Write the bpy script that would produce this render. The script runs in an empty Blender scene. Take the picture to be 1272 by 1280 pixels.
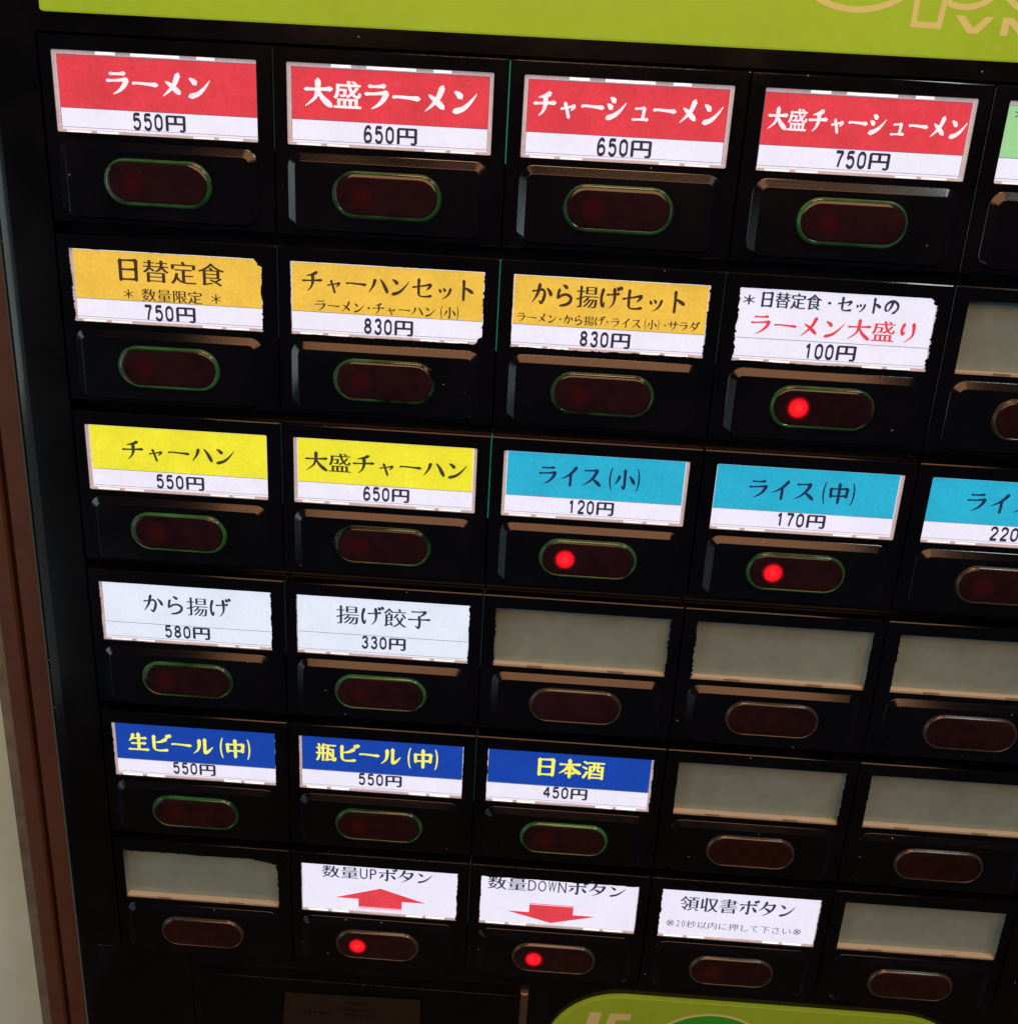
import bpy, bmesh, math, random
from mathutils import Vector, Matrix
random.seed(7)
sc = bpy.context.scene
COL = sc.collection
Z0 = 1.50                 # height of the top of the button grid above the floor (m)
W, H = 60.0, 48.377       # pitch of the button grid (mm)
MM = 0.001

def P(x, y, z=0.0):
    """machine-front millimetres (x right, y down, z out of the front) -> metres"""
    return Vector((x * MM, -z * MM, -y * MM))

# ------------------------------------------------------------------ camera
cam_d = bpy.data.cameras.new('camera')
cam = bpy.data.objects.new('camera', cam_d); COL.objects.link(cam)
cam_d.sensor_fit = 'HORIZONTAL'; cam_d.sensor_width = 36.0; cam_d.lens = 32.55
cam_d.clip_start = 0.01; cam_d.clip_end = 50
R = [[0.9977122804461594, -0.054318076501361064, 0.040246142822839434],
     [0.06409058090630129, 0.9493960906537804, -0.30747269877244654],
     [-0.02150820508589576, 0.3093486861399465, 0.950705415729537]]
def pv(v): return Vector((v[0], v[2], -v[1]))
rx, dn, fw = pv(R[0]), pv(R[1]), pv(R[2])
m = Matrix((rx, -dn, -fw)).transposed().to_4x4()
m.translation = Vector((0.13181, -0.25363, Z0 - 0.03661))
cam.matrix_world = m
sc.camera = cam

# ------------------------------------------------------------------ light
world = bpy.data.worlds.new('World'); sc.world = world; world.use_nodes = True
bg = world.node_tree.nodes['Background']
bg.inputs[0].default_value = (0.45, 0.60, 1.0, 1); bg.inputs[1].default_value = 0.035
def area(name, loc, target, size, sizey, power, color):
    d = bpy.data.lights.new(name, 'AREA'); d.shape = 'RECTANGLE'
    d.size = size; d.size_y = sizey; d.energy = power; d.color = color
    o = bpy.data.objects.new(name, d); COL.objects.link(o)
    o.location = loc
    o.rotation_euler = (Vector(target) - Vector(loc)).to_track_quat('-Z', 'Y').to_euler()
    return o
area('warm_ceiling_lamp', (0.16, -0.22, Z0 + 0.95), (0.16, 0, Z0 - 0.1), 0.42, 0.24, 4.5, (1.0, 0.56, 0.27))
area('warm_room_light', (0.19, -1.12, Z0 + 0.68), (0.14, 0, Z0 - 0.1), 1.15, 0.92, 11.5, (1.0, 0.46, 0.22))
area('low_left_fill', (-1.10, -1.0, Z0 - 0.45), (0.1, 0, Z0 - 0.15), 0.9, 1.0, 1.05, (0.80, 0.95, 1.0))  # added fill so the left chamfers catch a dim reflection
area('entrance_daylight', (1.0, -0.70, Z0 + 1.30), (0.15, 0, Z0 - 0.1), 0.25, 0.4, 5.5, (0.90, 1.0, 0.95))
area('left_fill_light', (-1.3, -0.75, Z0 + 0.05), (0.1, 0, Z0 - 0.15), 0.5, 0.9, 2.4, (0.80, 1.0, 0.95))  # added cool fill from the left, lifts the wall and cabinet edge
sc.view_settings.view_transform = 'Standard'; sc.view_settings.look = 'None'
sc.view_settings.exposure = 0.0; sc.view_settings.gamma = 1.0

# ------------------------------------------------------------------ materials
def mat(name, base, rough=0.5, spec=0.5, emit=None, es=0.0, coat=0.0, noise=None, bump=None, dust=0.0, metal=0.0):
    """noise=(scale, amount) modulates base and emission colour; bump=(scale, strength)"""
    M = bpy.data.materials.new(name); M.use_nodes = True
    nt = M.node_tree; b = nt.nodes['Principled BSDF']
    b.inputs['Base Color'].default_value = (*base, 1); b.inputs['Roughness'].default_value = rough
    b.inputs['Specular IOR Level'].default_value = spec; b.inputs['Metallic'].default_value = metal
    b.inputs['Coat Weight'].default_value = coat
    if emit:
        b.inputs['Emission Color'].default_value = (*emit, 1); b.inputs['Emission Strength'].default_value = es
    tc = None
    def coords():
        nonlocal tc
        if tc is None: tc = nt.nodes.new('ShaderNodeNewGeometry')
        return tc.outputs['Position']
    def tex(scale, detail=3):
        n = nt.nodes.new('ShaderNodeTexNoise'); n.inputs['Scale'].default_value = scale
        n.inputs['Detail'].default_value = detail; nt.links.new(coords(), n.inputs['Vector']); return n
    if noise:
        n1 = tex(noise[0], 4); n2 = tex(noise[0] * 0.12, 2)
        ad = nt.nodes.new('ShaderNodeMath'); ad.operation = 'ADD'
        nt.links.new(n1.outputs['Fac'], ad.inputs[0]); nt.links.new(n2.outputs['Fac'], ad.inputs[1])
        mr = nt.nodes.new('ShaderNodeMapRange')
        mr.inputs['From Min'].default_value = 0.6; mr.inputs['From Max'].default_value = 1.4
        mr.inputs['To Min'].default_value = 1 - noise[1]; mr.inputs['To Max'].default_value = 1 + noise[1]
        nt.links.new(ad.outputs[0], mr.inputs['Value'])
        for sock, c in (('Base Color', base), ('Emission Color', emit)):
            if c is None: continue
            vm = nt.nodes.new('ShaderNodeVectorMath'); vm.operation = 'SCALE'
            vm.inputs[0].default_value = c; nt.links.new(mr.outputs[0], vm.inputs['Scale'])
            nt.links.new(vm.outputs[0], b.inputs[sock])
    if bump:
        n = tex(bump[0], 2); bp = nt.nodes.new('ShaderNodeBump')
        bp.inputs['Strength'].default_value = bump[1]; bp.inputs['Distance'].default_value = 0.0002
        nt.links.new(n.outputs['Fac'], bp.inputs['Height']); nt.links.new(bp.outputs[0], b.inputs['Normal'])
    if dust:
        geo = nt.nodes.new('ShaderNodeNewGeometry')
        v = nt.nodes.new('ShaderNodeTexVoronoi'); v.inputs['Scale'].default_value = 330
        v.inputs['Randomness'].default_value = 1.0
        nt.links.new(geo.outputs['Position'], v.inputs['Vector'])
        lt = nt.nodes.new('ShaderNodeMath'); lt.operation = 'LESS_THAN'; lt.inputs[1].default_value = 0.075
        nt.links.new(v.outputs['Distance'], lt.inputs[0])
        sx = nt.nodes.new('ShaderNodeSeparateColor'); nt.links.new(v.outputs['Color'], sx.inputs[0])
        gt = nt.nodes.new('ShaderNodeMath'); gt.operation = 'GREATER_THAN'; gt.inputs[1].default_value = 1 - dust
        nt.links.new(sx.outputs[0], gt.inputs[0])
        mu = nt.nodes.new('ShaderNodeMath'); mu.operation = 'MULTIPLY'
        nt.links.new(lt.outputs[0], mu.inputs[0]); nt.links.new(gt.outputs[0], mu.inputs[1])
        mx = nt.nodes.new('ShaderNodeMix'); mx.data_type = 'RGBA'
        nt.links.new(mu.outputs[0], mx.inputs[0])
        g0 = nt.nodes.new('ShaderNodeTexNoise'); g0.inputs['Scale'].default_value = 60; g0.inputs['Detail'].default_value = 6
        nt.links.new(geo.outputs['Position'], g0.inputs['Vector'])
        m0 = nt.nodes.new('ShaderNodeMapRange'); m0.inputs['From Min'].default_value = 0.42; m0.inputs['From Max'].default_value = 0.72
        m0.inputs['To Min'].default_value = 0.8; m0.inputs['To Max'].default_value = 1.5; nt.links.new(g0.outputs['Fac'], m0.inputs['Value'])
        vs0 = nt.nodes.new('ShaderNodeVectorMath'); vs0.operation = 'SCALE'; vs0.inputs[0].default_value = base
        nt.links.new(m0.outputs[0], vs0.inputs['Scale']); nt.links.new(vs0.outputs[0], mx.inputs[6]); mx.inputs[7].default_value = (0.30, 0.25, 0.20, 1)
        nt.links.new(mx.outputs[2], b.inputs['Base Color'])
        # smears of finger grease change the gloss
        g = nt.nodes.new('ShaderNodeTexNoise'); g.inputs['Scale'].default_value = 35; g.inputs['Detail'].default_value = 5
        nt.links.new(geo.outputs['Position'], g.inputs['Vector'])
        mr = nt.nodes.new('ShaderNodeMapRange'); mr.inputs['From Min'].default_value = 0.35; mr.inputs['From Max'].default_value = 0.7
        mr.inputs['To Min'].default_value = rough * 0.8; mr.inputs['To Max'].default_value = rough * 1.35
        nt.links.new(g.outputs['Fac'], mr.inputs['Value']); nt.links.new(mr.outputs[0], b.inputs['Roughness'])
    return M

def srgb(r, g, b):
    f = lambda c: (c / 255 / 12.92) if c <= 10 else ((c / 255 + 0.055) / 1.055) ** 2.4
    return (f(r), f(g), f(b))
def paper(name, rgb, k=1.0, n=0.10):
    c = srgb(*rgb); base = tuple(x * 0.25 for x in c)
    return mat(name, base, 0.6, 0.25, c, k * 0.94, noise=(900, n))
M = {}
M['body'] = mat('black_housing_plastic', (0.0032, 0.0038, 0.0046), 0.12, 0.38, bump=(1800, 0.05), dust=0.05)
M['module'] = mat('black_module_plastic', (0.0028, 0.0030, 0.0042), 0.11, 0.45, bump=(2200, 0.04), dust=0.06)
M['plate'] = mat('black_plate_plastic', (0.0028, 0.0030, 0.0042), 0.14, 0.6, bump=(2200, 0.05), dust=0.07)
M['dark'] = mat('dark_gap', (0.002, 0.002, 0.002), 0.7, 0.2)
M['diffuser_off'] = mat('unlit_milky_acrylic', (0.225, 0.335, 0.335), 0.30, 0.6, noise=(160, 0.16))
M['diffuser_lip'] = mat('pale_acrylic_lip', (0.48, 0.45, 0.38), 0.4, 0.4)
M['clip'] = mat('grey_clip', (0.22, 0.19, 0.15), 0.5, 0.4)
M['liner_lit'] = mat('backlit_clear_acrylic', (0.5, 0.48, 0.48), 0.35, 0.5, srgb(205, 188, 198), 0.46, noise=(700, 0.18))
M['slot'] = mat('bright_light_slot', (0.8, 0.8, 0.8), 0.4, 0.5, (1.0, 0.98, 1.0), 1.25)
M['slot_dim'] = mat('light_slot_dim', (0.8, 0.8, 0.8), 0.4, 0.5, (0.88, 0.86, 0.92), 0.9)
M['white'] = paper('backlit_white_paper', (224, 224, 242), 1.08, 0.06)
M['red'] = paper('backlit_red_paper', (217, 62, 74), 1.0, 0.16)
M['gold'] = paper('backlit_gold_paper', (230, 188, 72), 1.0, 0.14)
M['yellow'] = paper('backlit_yellow_paper', (232, 226, 52), 1.0, 0.12)
M['cyan'] = paper('backlit_cyan_paper', (38, 172, 208), 1.0, 0.12)
M['blue'] = paper('backlit_blue_paper', (20, 66, 168), 1.0, 0.12)
M['pale_green'] = paper('backlit_pale_green_paper', (150, 206, 146), 1.0, 0.07)
M['pale_white'] = paper('backlit_bluish_white_paper', (216, 226, 243), 1.06, 0.06)
def ink(name, rgb, k=1.0):
    c = srgb(*rgb); return mat(name, tuple(x * .3 for x in c), 0.6, 0.2, c, k, noise=(1200, .15))
M['ink_white'] = ink('white_unprinted_lettering', (248, 232, 240))
M['ink_brown'] = ink('brownish_black_ink', (62, 44, 34))
M['ink_olive'] = ink('olive_black_ink', (56, 56, 36))
M['ink_navy'] = ink('navy_black_ink', (24, 42, 78))
M['ink_black'] = ink('bluish_black_ink', (46, 50, 70))
M['ink_price'] = ink('black_price_ink', (44, 42, 60))
M['ink_grey'] = ink('grey_thin_ink', (96, 90, 112))
M['ink_lemon'] = ink('lemon_lettering', (238, 236, 96))
M['ink_red'] = ink('red_ink', (214, 64, 76))
M['line'] = ink('thin_dark_line', (84, 74, 90))
M['band_green'] = mat('lime_panel', (0.10, 0.15, 0.010), 0.35, 0.4, srgb(138, 158, 30), 0.92, noise=(260, 0.06))
M['cream'] = mat('cream_print', (0.42, 0.34, 0.14), 0.4, 0.4, srgb(200, 186, 106), 0.55)
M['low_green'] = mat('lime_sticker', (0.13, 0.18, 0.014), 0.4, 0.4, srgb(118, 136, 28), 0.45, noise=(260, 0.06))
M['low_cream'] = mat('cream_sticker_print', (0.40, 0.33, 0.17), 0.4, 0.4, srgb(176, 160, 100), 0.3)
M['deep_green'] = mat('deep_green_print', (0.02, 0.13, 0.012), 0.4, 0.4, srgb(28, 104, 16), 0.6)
M['lens'] = mat('dark_red_smoked_lens', (0.020, 0.0066, 0.0085), 0.10, 0.5, coat=0.5, bump=(500, 0.05), noise=(260, .45))
M['lens_brown'] = mat('brown_red_smoked_lens', (0.020, 0.0062, 0.0050), 0.12, 0.5, coat=0.5, bump=(500, 0.05), noise=(260, .45))
M['rim_green'] = mat('green_edge_lit_rim', (0.015, 0.055, 0.02), 0.14, 0.7, srgb(22, 92, 34), 0.16, noise=(120, 1.5))
M['rim_clear'] = mat('clear_grey_rim', (0.045, 0.040, 0.034), 0.2, 0.8)
M['led_on'] = mat('red_led_lit', (0.5, 0.0, 0.0), 0.4, 0.3, (1.0, 0.004, 0.016), 1.0)
M['teal'] = mat('teal_leak_glow', (0.01, 0.06, 0.05), 0.4, 0.4, srgb(20, 120, 100), 0.75, noise=(300, 0.5))  # glow painted into a seam strip, for backlight leaking out
M['teal_dim'] = mat('dim_teal_leak_glow', (0.01, 0.04, 0.04), 0.4, 0.4, srgb(16, 50, 48), 0.45, noise=(300, 0.5))
M['wood'] = mat('brown_painted_frame', (0.092, 0.044, 0.029), 0.5, 0.4, noise=(120, 0.2), bump=(300, 0.3))
M['shade_strip'] = mat('grey_shade_strip', (0.16, 0.17, 0.15), 0.7, 0.3, noise=(140, 0.45))  # grey painted for the shadow between brown frame and wall
M['wall'] = mat('pale_green_wall', (0.50, 0.72, 0.70), 0.7, 0.3, noise=(45, 0.12), bump=(150, 0.4))
M['steel'] = mat('dull_brown_metal', (0.14, 0.10, 0.08), 0.45, 0.5, metal=0.6)
M['notice'] = mat('shaded_paper', (0.050, 0.047, 0.044), 0.7, 0.3, noise=(300, 0.1))  # the sheet's shade is put into its dark base colour
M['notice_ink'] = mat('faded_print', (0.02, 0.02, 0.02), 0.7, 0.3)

# led seen through the smoked lens when off: its own red fades into the lens colour
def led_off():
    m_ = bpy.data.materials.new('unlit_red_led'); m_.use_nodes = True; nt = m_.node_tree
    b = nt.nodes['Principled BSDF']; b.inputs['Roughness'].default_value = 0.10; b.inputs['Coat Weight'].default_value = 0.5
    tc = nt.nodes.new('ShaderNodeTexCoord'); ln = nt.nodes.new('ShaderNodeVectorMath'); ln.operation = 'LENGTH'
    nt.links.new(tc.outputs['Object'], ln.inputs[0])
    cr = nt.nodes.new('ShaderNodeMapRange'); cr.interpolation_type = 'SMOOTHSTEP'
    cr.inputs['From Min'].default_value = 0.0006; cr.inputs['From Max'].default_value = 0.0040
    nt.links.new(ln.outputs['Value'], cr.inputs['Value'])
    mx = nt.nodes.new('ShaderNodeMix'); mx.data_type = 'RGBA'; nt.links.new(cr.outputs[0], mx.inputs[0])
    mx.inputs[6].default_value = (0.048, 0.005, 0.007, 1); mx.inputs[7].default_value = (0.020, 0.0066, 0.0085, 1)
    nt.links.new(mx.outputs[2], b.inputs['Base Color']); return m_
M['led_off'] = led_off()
def led_on():
    m_ = bpy.data.materials.new('red_led_lit'); m_.use_nodes = True; nt = m_.node_tree
    b = nt.nodes['Principled BSDF']; b.inputs['Roughness'].default_value = 0.12; b.inputs['Base Color'].default_value = (0.020, 0.0066, 0.0085, 1)
    tc = nt.nodes.new('ShaderNodeTexCoord'); ln = nt.nodes.new('ShaderNodeVectorMath'); ln.operation = 'LENGTH'
    nt.links.new(tc.outputs['Object'], ln.inputs[0]); cr = nt.nodes.new('ShaderNodeValToRGB'); e = cr.color_ramp.elements
    dv = nt.nodes.new('ShaderNodeMath'); dv.operation = 'MULTIPLY'; dv.inputs[1].default_value = 1 / 0.0040
    nt.links.new(ln.outputs['Value'], dv.inputs[0]); nt.links.new(dv.outputs[0], cr.inputs[0])
    e[0].position = 0.0; e[0].color = (1.0, 0.030, 0.035, 1); e[1].position = 1.0; e[1].color = (0, 0, 0, 1)
    for p_, c_ in ((0.35, (1.0, 0.012, 0.02, 1)), (0.60, (0.92, 0.003, 0.012, 1)), (0.70, (0.16, 0.0, 0.002, 1)), (0.8, (0.03, 0, 0, 1))):  # outer stops paint the lamp's red glow onto the surrounding lens
        x_ = cr.color_ramp.elements.new(p_); x_.color = c_
    nt.links.new(cr.outputs[0], b.inputs['Emission Color']); b.inputs['Emission Strength'].default_value = 1.0; return m_
M['led_on'] = led_on()

# ------------------------------------------------------------------ mesh helpers (all lengths in mm)
class MB:
    def __init__(s): s.v = []; s.f = []
    def add(s, pts): i = len(s.v); s.v += [P(*p) for p in pts]; return list(range(i, i + len(pts)))
    def loft(s, loops, cap=True, capfirst=False):
        ids = [s.add(l) for l in loops]; n = len(ids[0])
        for a, b in zip(ids, ids[1:]):
            for k in range(n): s.f.append((a[k], b[k], b[(k + 1) % n], a[(k + 1) % n]))
        if cap: s.f.append(tuple(ids[-1]))
        if capfirst: s.f.append(tuple(reversed(ids[0])))
    def box(s, x0, y0, x1, y1, z0, z1, ch=0.0):
        if ch: s.loft([rr(x0, y0, x1, y1, .01, z0, k=1), rr(x0, y0, x1, y1, .01, z1 - ch, k=1), rr(x0 + ch, y0 + ch, x1 - ch, y1 - ch, .01, z1, k=1)], True, True)
        else:
            a = s.add([(x0, y0, z0), (x1, y0, z0), (x1, y1, z0), (x0, y1, z0), (x0, y0, z1), (x1, y0, z1), (x1, y1, z1), (x0, y1, z1)])
            for q in ((3, 2, 1, 0), (4, 5, 6, 7), (0, 1, 5, 4), (1, 2, 6, 5), (2, 3, 7, 6), (3, 0, 4, 7)): s.f.append(tuple(a[k] for k in q))
    def mesh(s, name, material, smooth=False, ang=32):
        me = bpy.data.meshes.new(name); me.from_pydata(s.v, [], s.f); me.materials.append(material)
        bm = bmesh.new(); bm.from_mesh(me); bmesh.ops.recalc_face_normals(bm, faces=bm.faces); bm.to_mesh(me); bm.free()
        if smooth:
            for p in me.polygons: p.use_smooth = True
            me.set_sharp_from_angle(angle=math.radians(ang))
        return me
def rr(x0, y0, x1, y1, r, z, k=4, m=1, jag=None, rnd=None):
    """rounded rectangle loop, k segments a corner, m pieces an edge; jag=(left,top,right,bottom) inward raggedness"""
    pts = []
    cs = [(x0 + r, y0 + r, 180, 0), (x1 - r, y0 + r, 270, 1), (x1 - r, y1 - r, 0, 2), (x0 + r, y1 - r, 90, 3)]
    for idx, (cx, cy, a0, _) in enumerate(cs):
        for t in range(k + 1):
            a = math.radians(a0 + 90 * t / k); pts.append([cx + r * math.cos(a), cy + r * math.sin(a), z])
        nx = cs[(idx + 1) % 4]; a = math.radians(nx[2])
        ex, ey = nx[0] + r * math.cos(a), nx[1] + r * math.sin(a); sx, sy = pts[-1][0], pts[-1][1]
        side = (1, 2, 3, 0)[idx]
        val = 0.0
        for t in range(1, m):
            x = sx + (ex - sx) * t / m; y = sy + (ey - sy) * t / m
            if jag and jag[side] > 0:
                if rnd.random() < 0.7: val = rnd.random() ** 2.2 * jag[side] * .65 + .25 * jag[side] * (math.sin(t * .23 + side) > .2)
                if side == 1: y += val
                elif side == 2: x -= val
                elif side == 3: y -= val
                else: x += val
            pts.append([x, y, z])
    return pts
def stad(cx, cy, hw, hh, z, n=12):
    pts = []
    for k in range(n + 1):
        a = math.radians(90 + 180 * k / n); pts.append((cx - (hw - hh) + hh * math.cos(a), cy + hh * math.sin(a), z))
    for k in range(n + 1):
        a = math.radians(-90 + 180 * k / n); pts.append((cx + (hw - hh) + hh * math.cos(a), cy + hh * math.sin(a), z))
    return pts
def link(name, me, parent=None, loc=None):
    o = bpy.data.objects.new(name, me); COL.objects.link(o)
    if parent: o.parent = parent
    if loc is not None: o.location = loc
    return o
def tag(o, label=None, category=None, group=None, kind=None):
    for k, v in (('label', label), ('category', category), ('group', group), ('kind', kind)):
        if v: o[k] = v
    return o

# ------------------------------------------------------------------ lettering
def A(n=60, cx=0, cy=0): pass
ST = {  # brush strokes, 100-unit box, y down: (kind, points)
'ー': [('h', (7, 49), (20, 47), (60, 49), (93, 51))],
'ラ': [('h', (24, 17), (50, 17), (76, 14)), ('h', (12, 43), (46, 41), (84, 36)), ('l', (83, 37), (74, 58), (56, 78), (32, 92))],
'メ': [('l', (73, 8), (60, 42), (40, 68), (16, 90)), ('r', (28, 36), (50, 52), (78, 78))],
'ン': [('r', (15, 20), (28, 28), (38, 40)), ('l', (16, 86), (44, 76), (68, 54), (90, 24))],
'チ': [('l', (72, 8), (52, 18), (24, 25)), ('h', (8, 47), (50, 45), (93, 42)), ('l', (53, 19), (54, 48), (46, 74), (28, 93))],
'ヤ': [('h', (8, 46), (46, 38), (84, 28)), ('l', (84, 29), (76, 42), (64, 55)), ('v', (30, 16), (42, 52), (54, 93))],
'シ': [('r', (24, 12), (34, 18), (43, 28)), ('r', (12, 37), (22, 43), (31, 53)), ('l', (14, 88), (44, 76), (68, 56), (90, 28))],
'ユ': [('h', (20, 25), (46, 23), (72, 20)), ('v', (72, 21), (69, 50), (65, 80)), ('h', (6, 83), (50, 81), (94, 80))],
'ハ': [('l', (36, 26), (28, 52), (8, 84)), ('r', (60, 22), (76, 46), (93, 82))],
'セ': [('h', (7, 49), (46, 42), (88, 33)), ('l', (88, 34), (80, 48), (68, 60)), ('v', (34, 12), (33, 46), (34, 80)), ('h', (34, 80), (42, 87), (66, 88), (90, 84))],
'ツ': [('r', (12, 30), (20, 38), (25, 50)), ('r', (40, 22), (48, 31), (53, 43)), ('l', (88, 24), (78, 54), (60, 76), (34, 92))],
'ト': [('v', (36, 7), (37, 50), (36, 95)), ('r', (38, 38), (56, 46), (78, 60))],
'イ': [('l', (78, 8), (60, 32), (38, 50), (10, 65)), ('v', (53, 36), (54, 66), (53, 95))],
'ス': [('h', (18, 19), (46, 18), (74, 15)), ('l', (74, 16), (60, 46), (38, 70), (10, 88)), ('r', (52, 54), (70, 68), (91, 87))],
'ヒ': [('v', (24, 12), (23, 46), (24, 76)), ('h', (24, 77), (34, 86), (58, 87), (84, 83)), ('l', (80, 26), (56, 40), (28, 46))],
'ル': [('l', (33, 18), (33, 46), (26, 70), (6, 90)), ('v', (59, 12), (59, 46), (58, 82)), ('l', (59, 84), (76, 74), (96, 50))],
'ホ': [('h', (8, 34), (50, 32), (91, 30)), ('v', (50, 8), (51, 48), (50, 88)), ('l', (50, 90), (44, 88), (36, 80)), ('l', (27, 47), (20, 62), (8, 78)), ('r', (71, 46), (80, 58), (92, 76))],
'タ': [('l', (42, 6), (34, 32), (22, 50), (6, 64)), ('h', (37, 25), (60, 24), (84, 21)), ('l', (84, 22), (74, 52), (54, 76), (24, 95)), ('r', (34, 46), (48, 54), (64, 68))],
'サ': [('h', (6, 35), (50, 34), (94, 32)), ('v', (30, 12), (31, 34), (30, 60)), ('l', (70, 8), (71, 48), (60, 74), (38, 94))],
'か': [('h', (8, 38), (32, 34), (52, 29)), ('c', (52, 29), (61, 42), (58, 66), (50, 84)), ('l', (50, 86), (44, 84), (36, 76)), ('l', (39, 8), (31, 44), (20, 66), (7, 86)), ('r', (69, 22), (82, 36), (91, 54))],
'ら': [('r', (40, 7), (50, 11), (60, 19)), ('v', (26, 26), (22, 42), (20, 62)), ('c', (20, 62), (40, 48), (62, 46), (78, 58), (74, 76), (56, 88), (30, 93))],
'げ': [('v', (19, 14), (12, 46), (14, 74), (19, 86)), ('l', (19, 86), (22, 80), (27, 66)), ('h', (36, 36), (60, 34), (88, 30)), ('l', (67, 10), (70, 44), (66, 70), (50, 92)), ('r', (78, 4), (82, 8), (87, 17)), ('r', (90, 0), (95, 4), (99, 12))],
'り': [('v', (30, 12), (24, 32), (23, 46), (27, 58)), ('l', (27, 58), (31, 54), (37, 44)), ('l', (67, 9), (71, 40), (66, 66), (38, 94))],
'の': [('l', (52, 22), (46, 48), (34, 70), (22, 78)), ('c', (22, 78), (10, 68), (12, 42), (34, 22), (62, 18), (86, 36), (88, 60), (74, 80)), ('l', (74, 80), (64, 86), (52, 91))],
'大': [('h', (6, 37), (50, 36), (94, 33)), ('l', (49, 5), (48, 38), (38, 66), (6, 93)), ('r', (50, 38), (66, 66), (95, 91))],
'小': [('v', (50, 6), (51, 50), (50, 88)), ('l', (50, 92), (44, 88), (36, 80)), ('l', (26, 36), (20, 54), (6, 74)), ('r', (71, 32), (82, 46), (95, 68))],
'中': [('v', (14, 28), (15, 48), (16, 70)), ('h', (14, 30), (50, 28), (84, 27)), ('v', (86, 27), (84, 48), (83, 68)), ('h', (16, 63), (50, 62), (84, 60)), ('v', (49, 5), (50, 50), (50, 97))],
'日': [('v', (22, 10), (22, 50), (22, 94)), ('h', (22, 12), (50, 11), (78, 10)), ('v', (79, 9), (79, 50), (78, 93)), ('h', (22, 48), (50, 48), (78, 47)), ('h', (22, 88), (50, 88), (78, 87))],
'本': [('h', (8, 30), (50, 29), (92, 27)), ('v', (49, 5), (50, 50), (50, 96)), ('l', (46, 30), (34, 54), (5, 78)), ('r', (53, 30), (68, 54), (96, 74)), ('h', (32, 74), (50, 74), (68, 73))],
'子': [('h', (20, 14), (50, 13), (78, 11)), ('l', (78, 12), (66, 26), (50, 38)), ('v', (50, 36), (53, 64), (50, 90)), ('l', (50, 92), (44, 90), (34, 82)), ('h', (6, 52), (50, 51), (95, 49))],
'生': [('l', (28, 10), (22, 30), (8, 46)), ('h', (24, 30), (54, 29), (86, 27)), ('v', (52, 5), (53, 50), (52, 88)), ('h', (20, 58), (52, 57), (82, 55)), ('h', (6, 90), (50, 89), (95, 88))],
}
ST.update({
'0': [('g', (50, 8), (24, 22), (20, 50), (24, 78), (50, 92)), ('g', (50, 8), (76, 22), (80, 50), (76, 78), (50, 92))],
'1': [('g', (30, 26), (44, 18), (54, 7)), ('g', (54, 7), (54, 50), (54, 93))],
'2': [('g', (22, 30), (30, 12), (54, 8), (78, 20), (76, 42), (50, 64), (22, 90)), ('g', (20, 91), (50, 91), (82, 91))],
'3': [('g', (24, 22), (42, 9), (68, 12), (76, 28), (64, 44), (46, 47)), ('g', (46, 47), (70, 52), (80, 70), (66, 90), (40, 92), (20, 76))],
'4': [('g', (64, 8), (40, 38), (16, 66)), ('g', (16, 67), (50, 67), (86, 67)), ('g', (65, 8), (65, 50), (65, 93))],
'5': [('g', (28, 9), (52, 9), (76, 9)), ('g', (28, 9), (26, 28), (24, 46)), ('g', (24, 47), (44, 36), (70, 42), (80, 64), (68, 88), (42, 92), (20, 78))],
'6': [('g', (74, 20), (58, 8), (36, 14), (22, 38), (20, 66)), ('g', (20, 66), (28, 88), (52, 92), (76, 82), (78, 58), (60, 44), (34, 48), (20, 64))],
'7': [('g', (18, 10), (50, 10), (80, 10)), ('g', (80, 11), (58, 44), (44, 92))],
'8': [('g', (50, 8), (26, 20), (30, 38), (50, 47), (74, 58), (78, 78), (50, 92)), ('g', (50, 8), (74, 20), (70, 38), (50, 47), (26, 58), (22, 78), (50, 92))],
'円': [('G', (14, 12), (14, 52), (14, 94)), ('G', (14, 12), (50, 12), (87, 12)), ('G', (87, 9), (87, 50), (87, 88)), ('G', (87, 90), (80, 92), (68, 90)), ('G', (50, 12), (50, 32), (50, 52)), ('G', (14, 53), (50, 53), (87, 53))]})
DOTS = [('r', (80, 4), (84, 9), (89, 18)), ('r', (92, 0), (96, 5), (100, 13))]
for a, b in (('ビ', 'ヒ'), ('ボ', 'ホ'), ('ダ', 'タ')): ST[a] = ST[b] + DOTS
SMALL = {'ャ': 'ヤ', 'ュ': 'ユ', 'ッ': 'ツ'}
WID = {'g': (19, 19), 'G': (12.5, 12.5), 'h': (8, 5, 5.5, 6.5, 11), 'v': (12, 9, 9, 9, 9), 'l': (12, 10, 8, 5, 1.5), 'r': (3.5, 7, 10, 12, 8), 'c': (8, 8, 10, 10, 7)}
def interp(tb, t):
    u = t * (len(tb) - 1); i = min(int(u), len(tb) - 2); return tb[i] + (tb[i + 1] - tb[i]) * (u - i)
def catmull(p, n=14):
    q = [p[0]] + list(p) + [p[-1]]; out = []
    segs = len(p) - 1
    for k in range(n + 1):
        u = k / n * segs; i = min(int(u), segs - 1); t = u - i
        a, b, c, d = q[i], q[i + 1], q[i + 2], q[i + 3]
        out.append(tuple(0.5 * (2 * b[j] + (c[j] - a[j]) * t + (2 * a[j] - 5 * b[j] + 4 * c[j] - d[j]) * t * t + (3 * b[j] - a[j] - 3 * c[j] + d[j]) * t ** 3) for j in (0, 1)))
    return out
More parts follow.
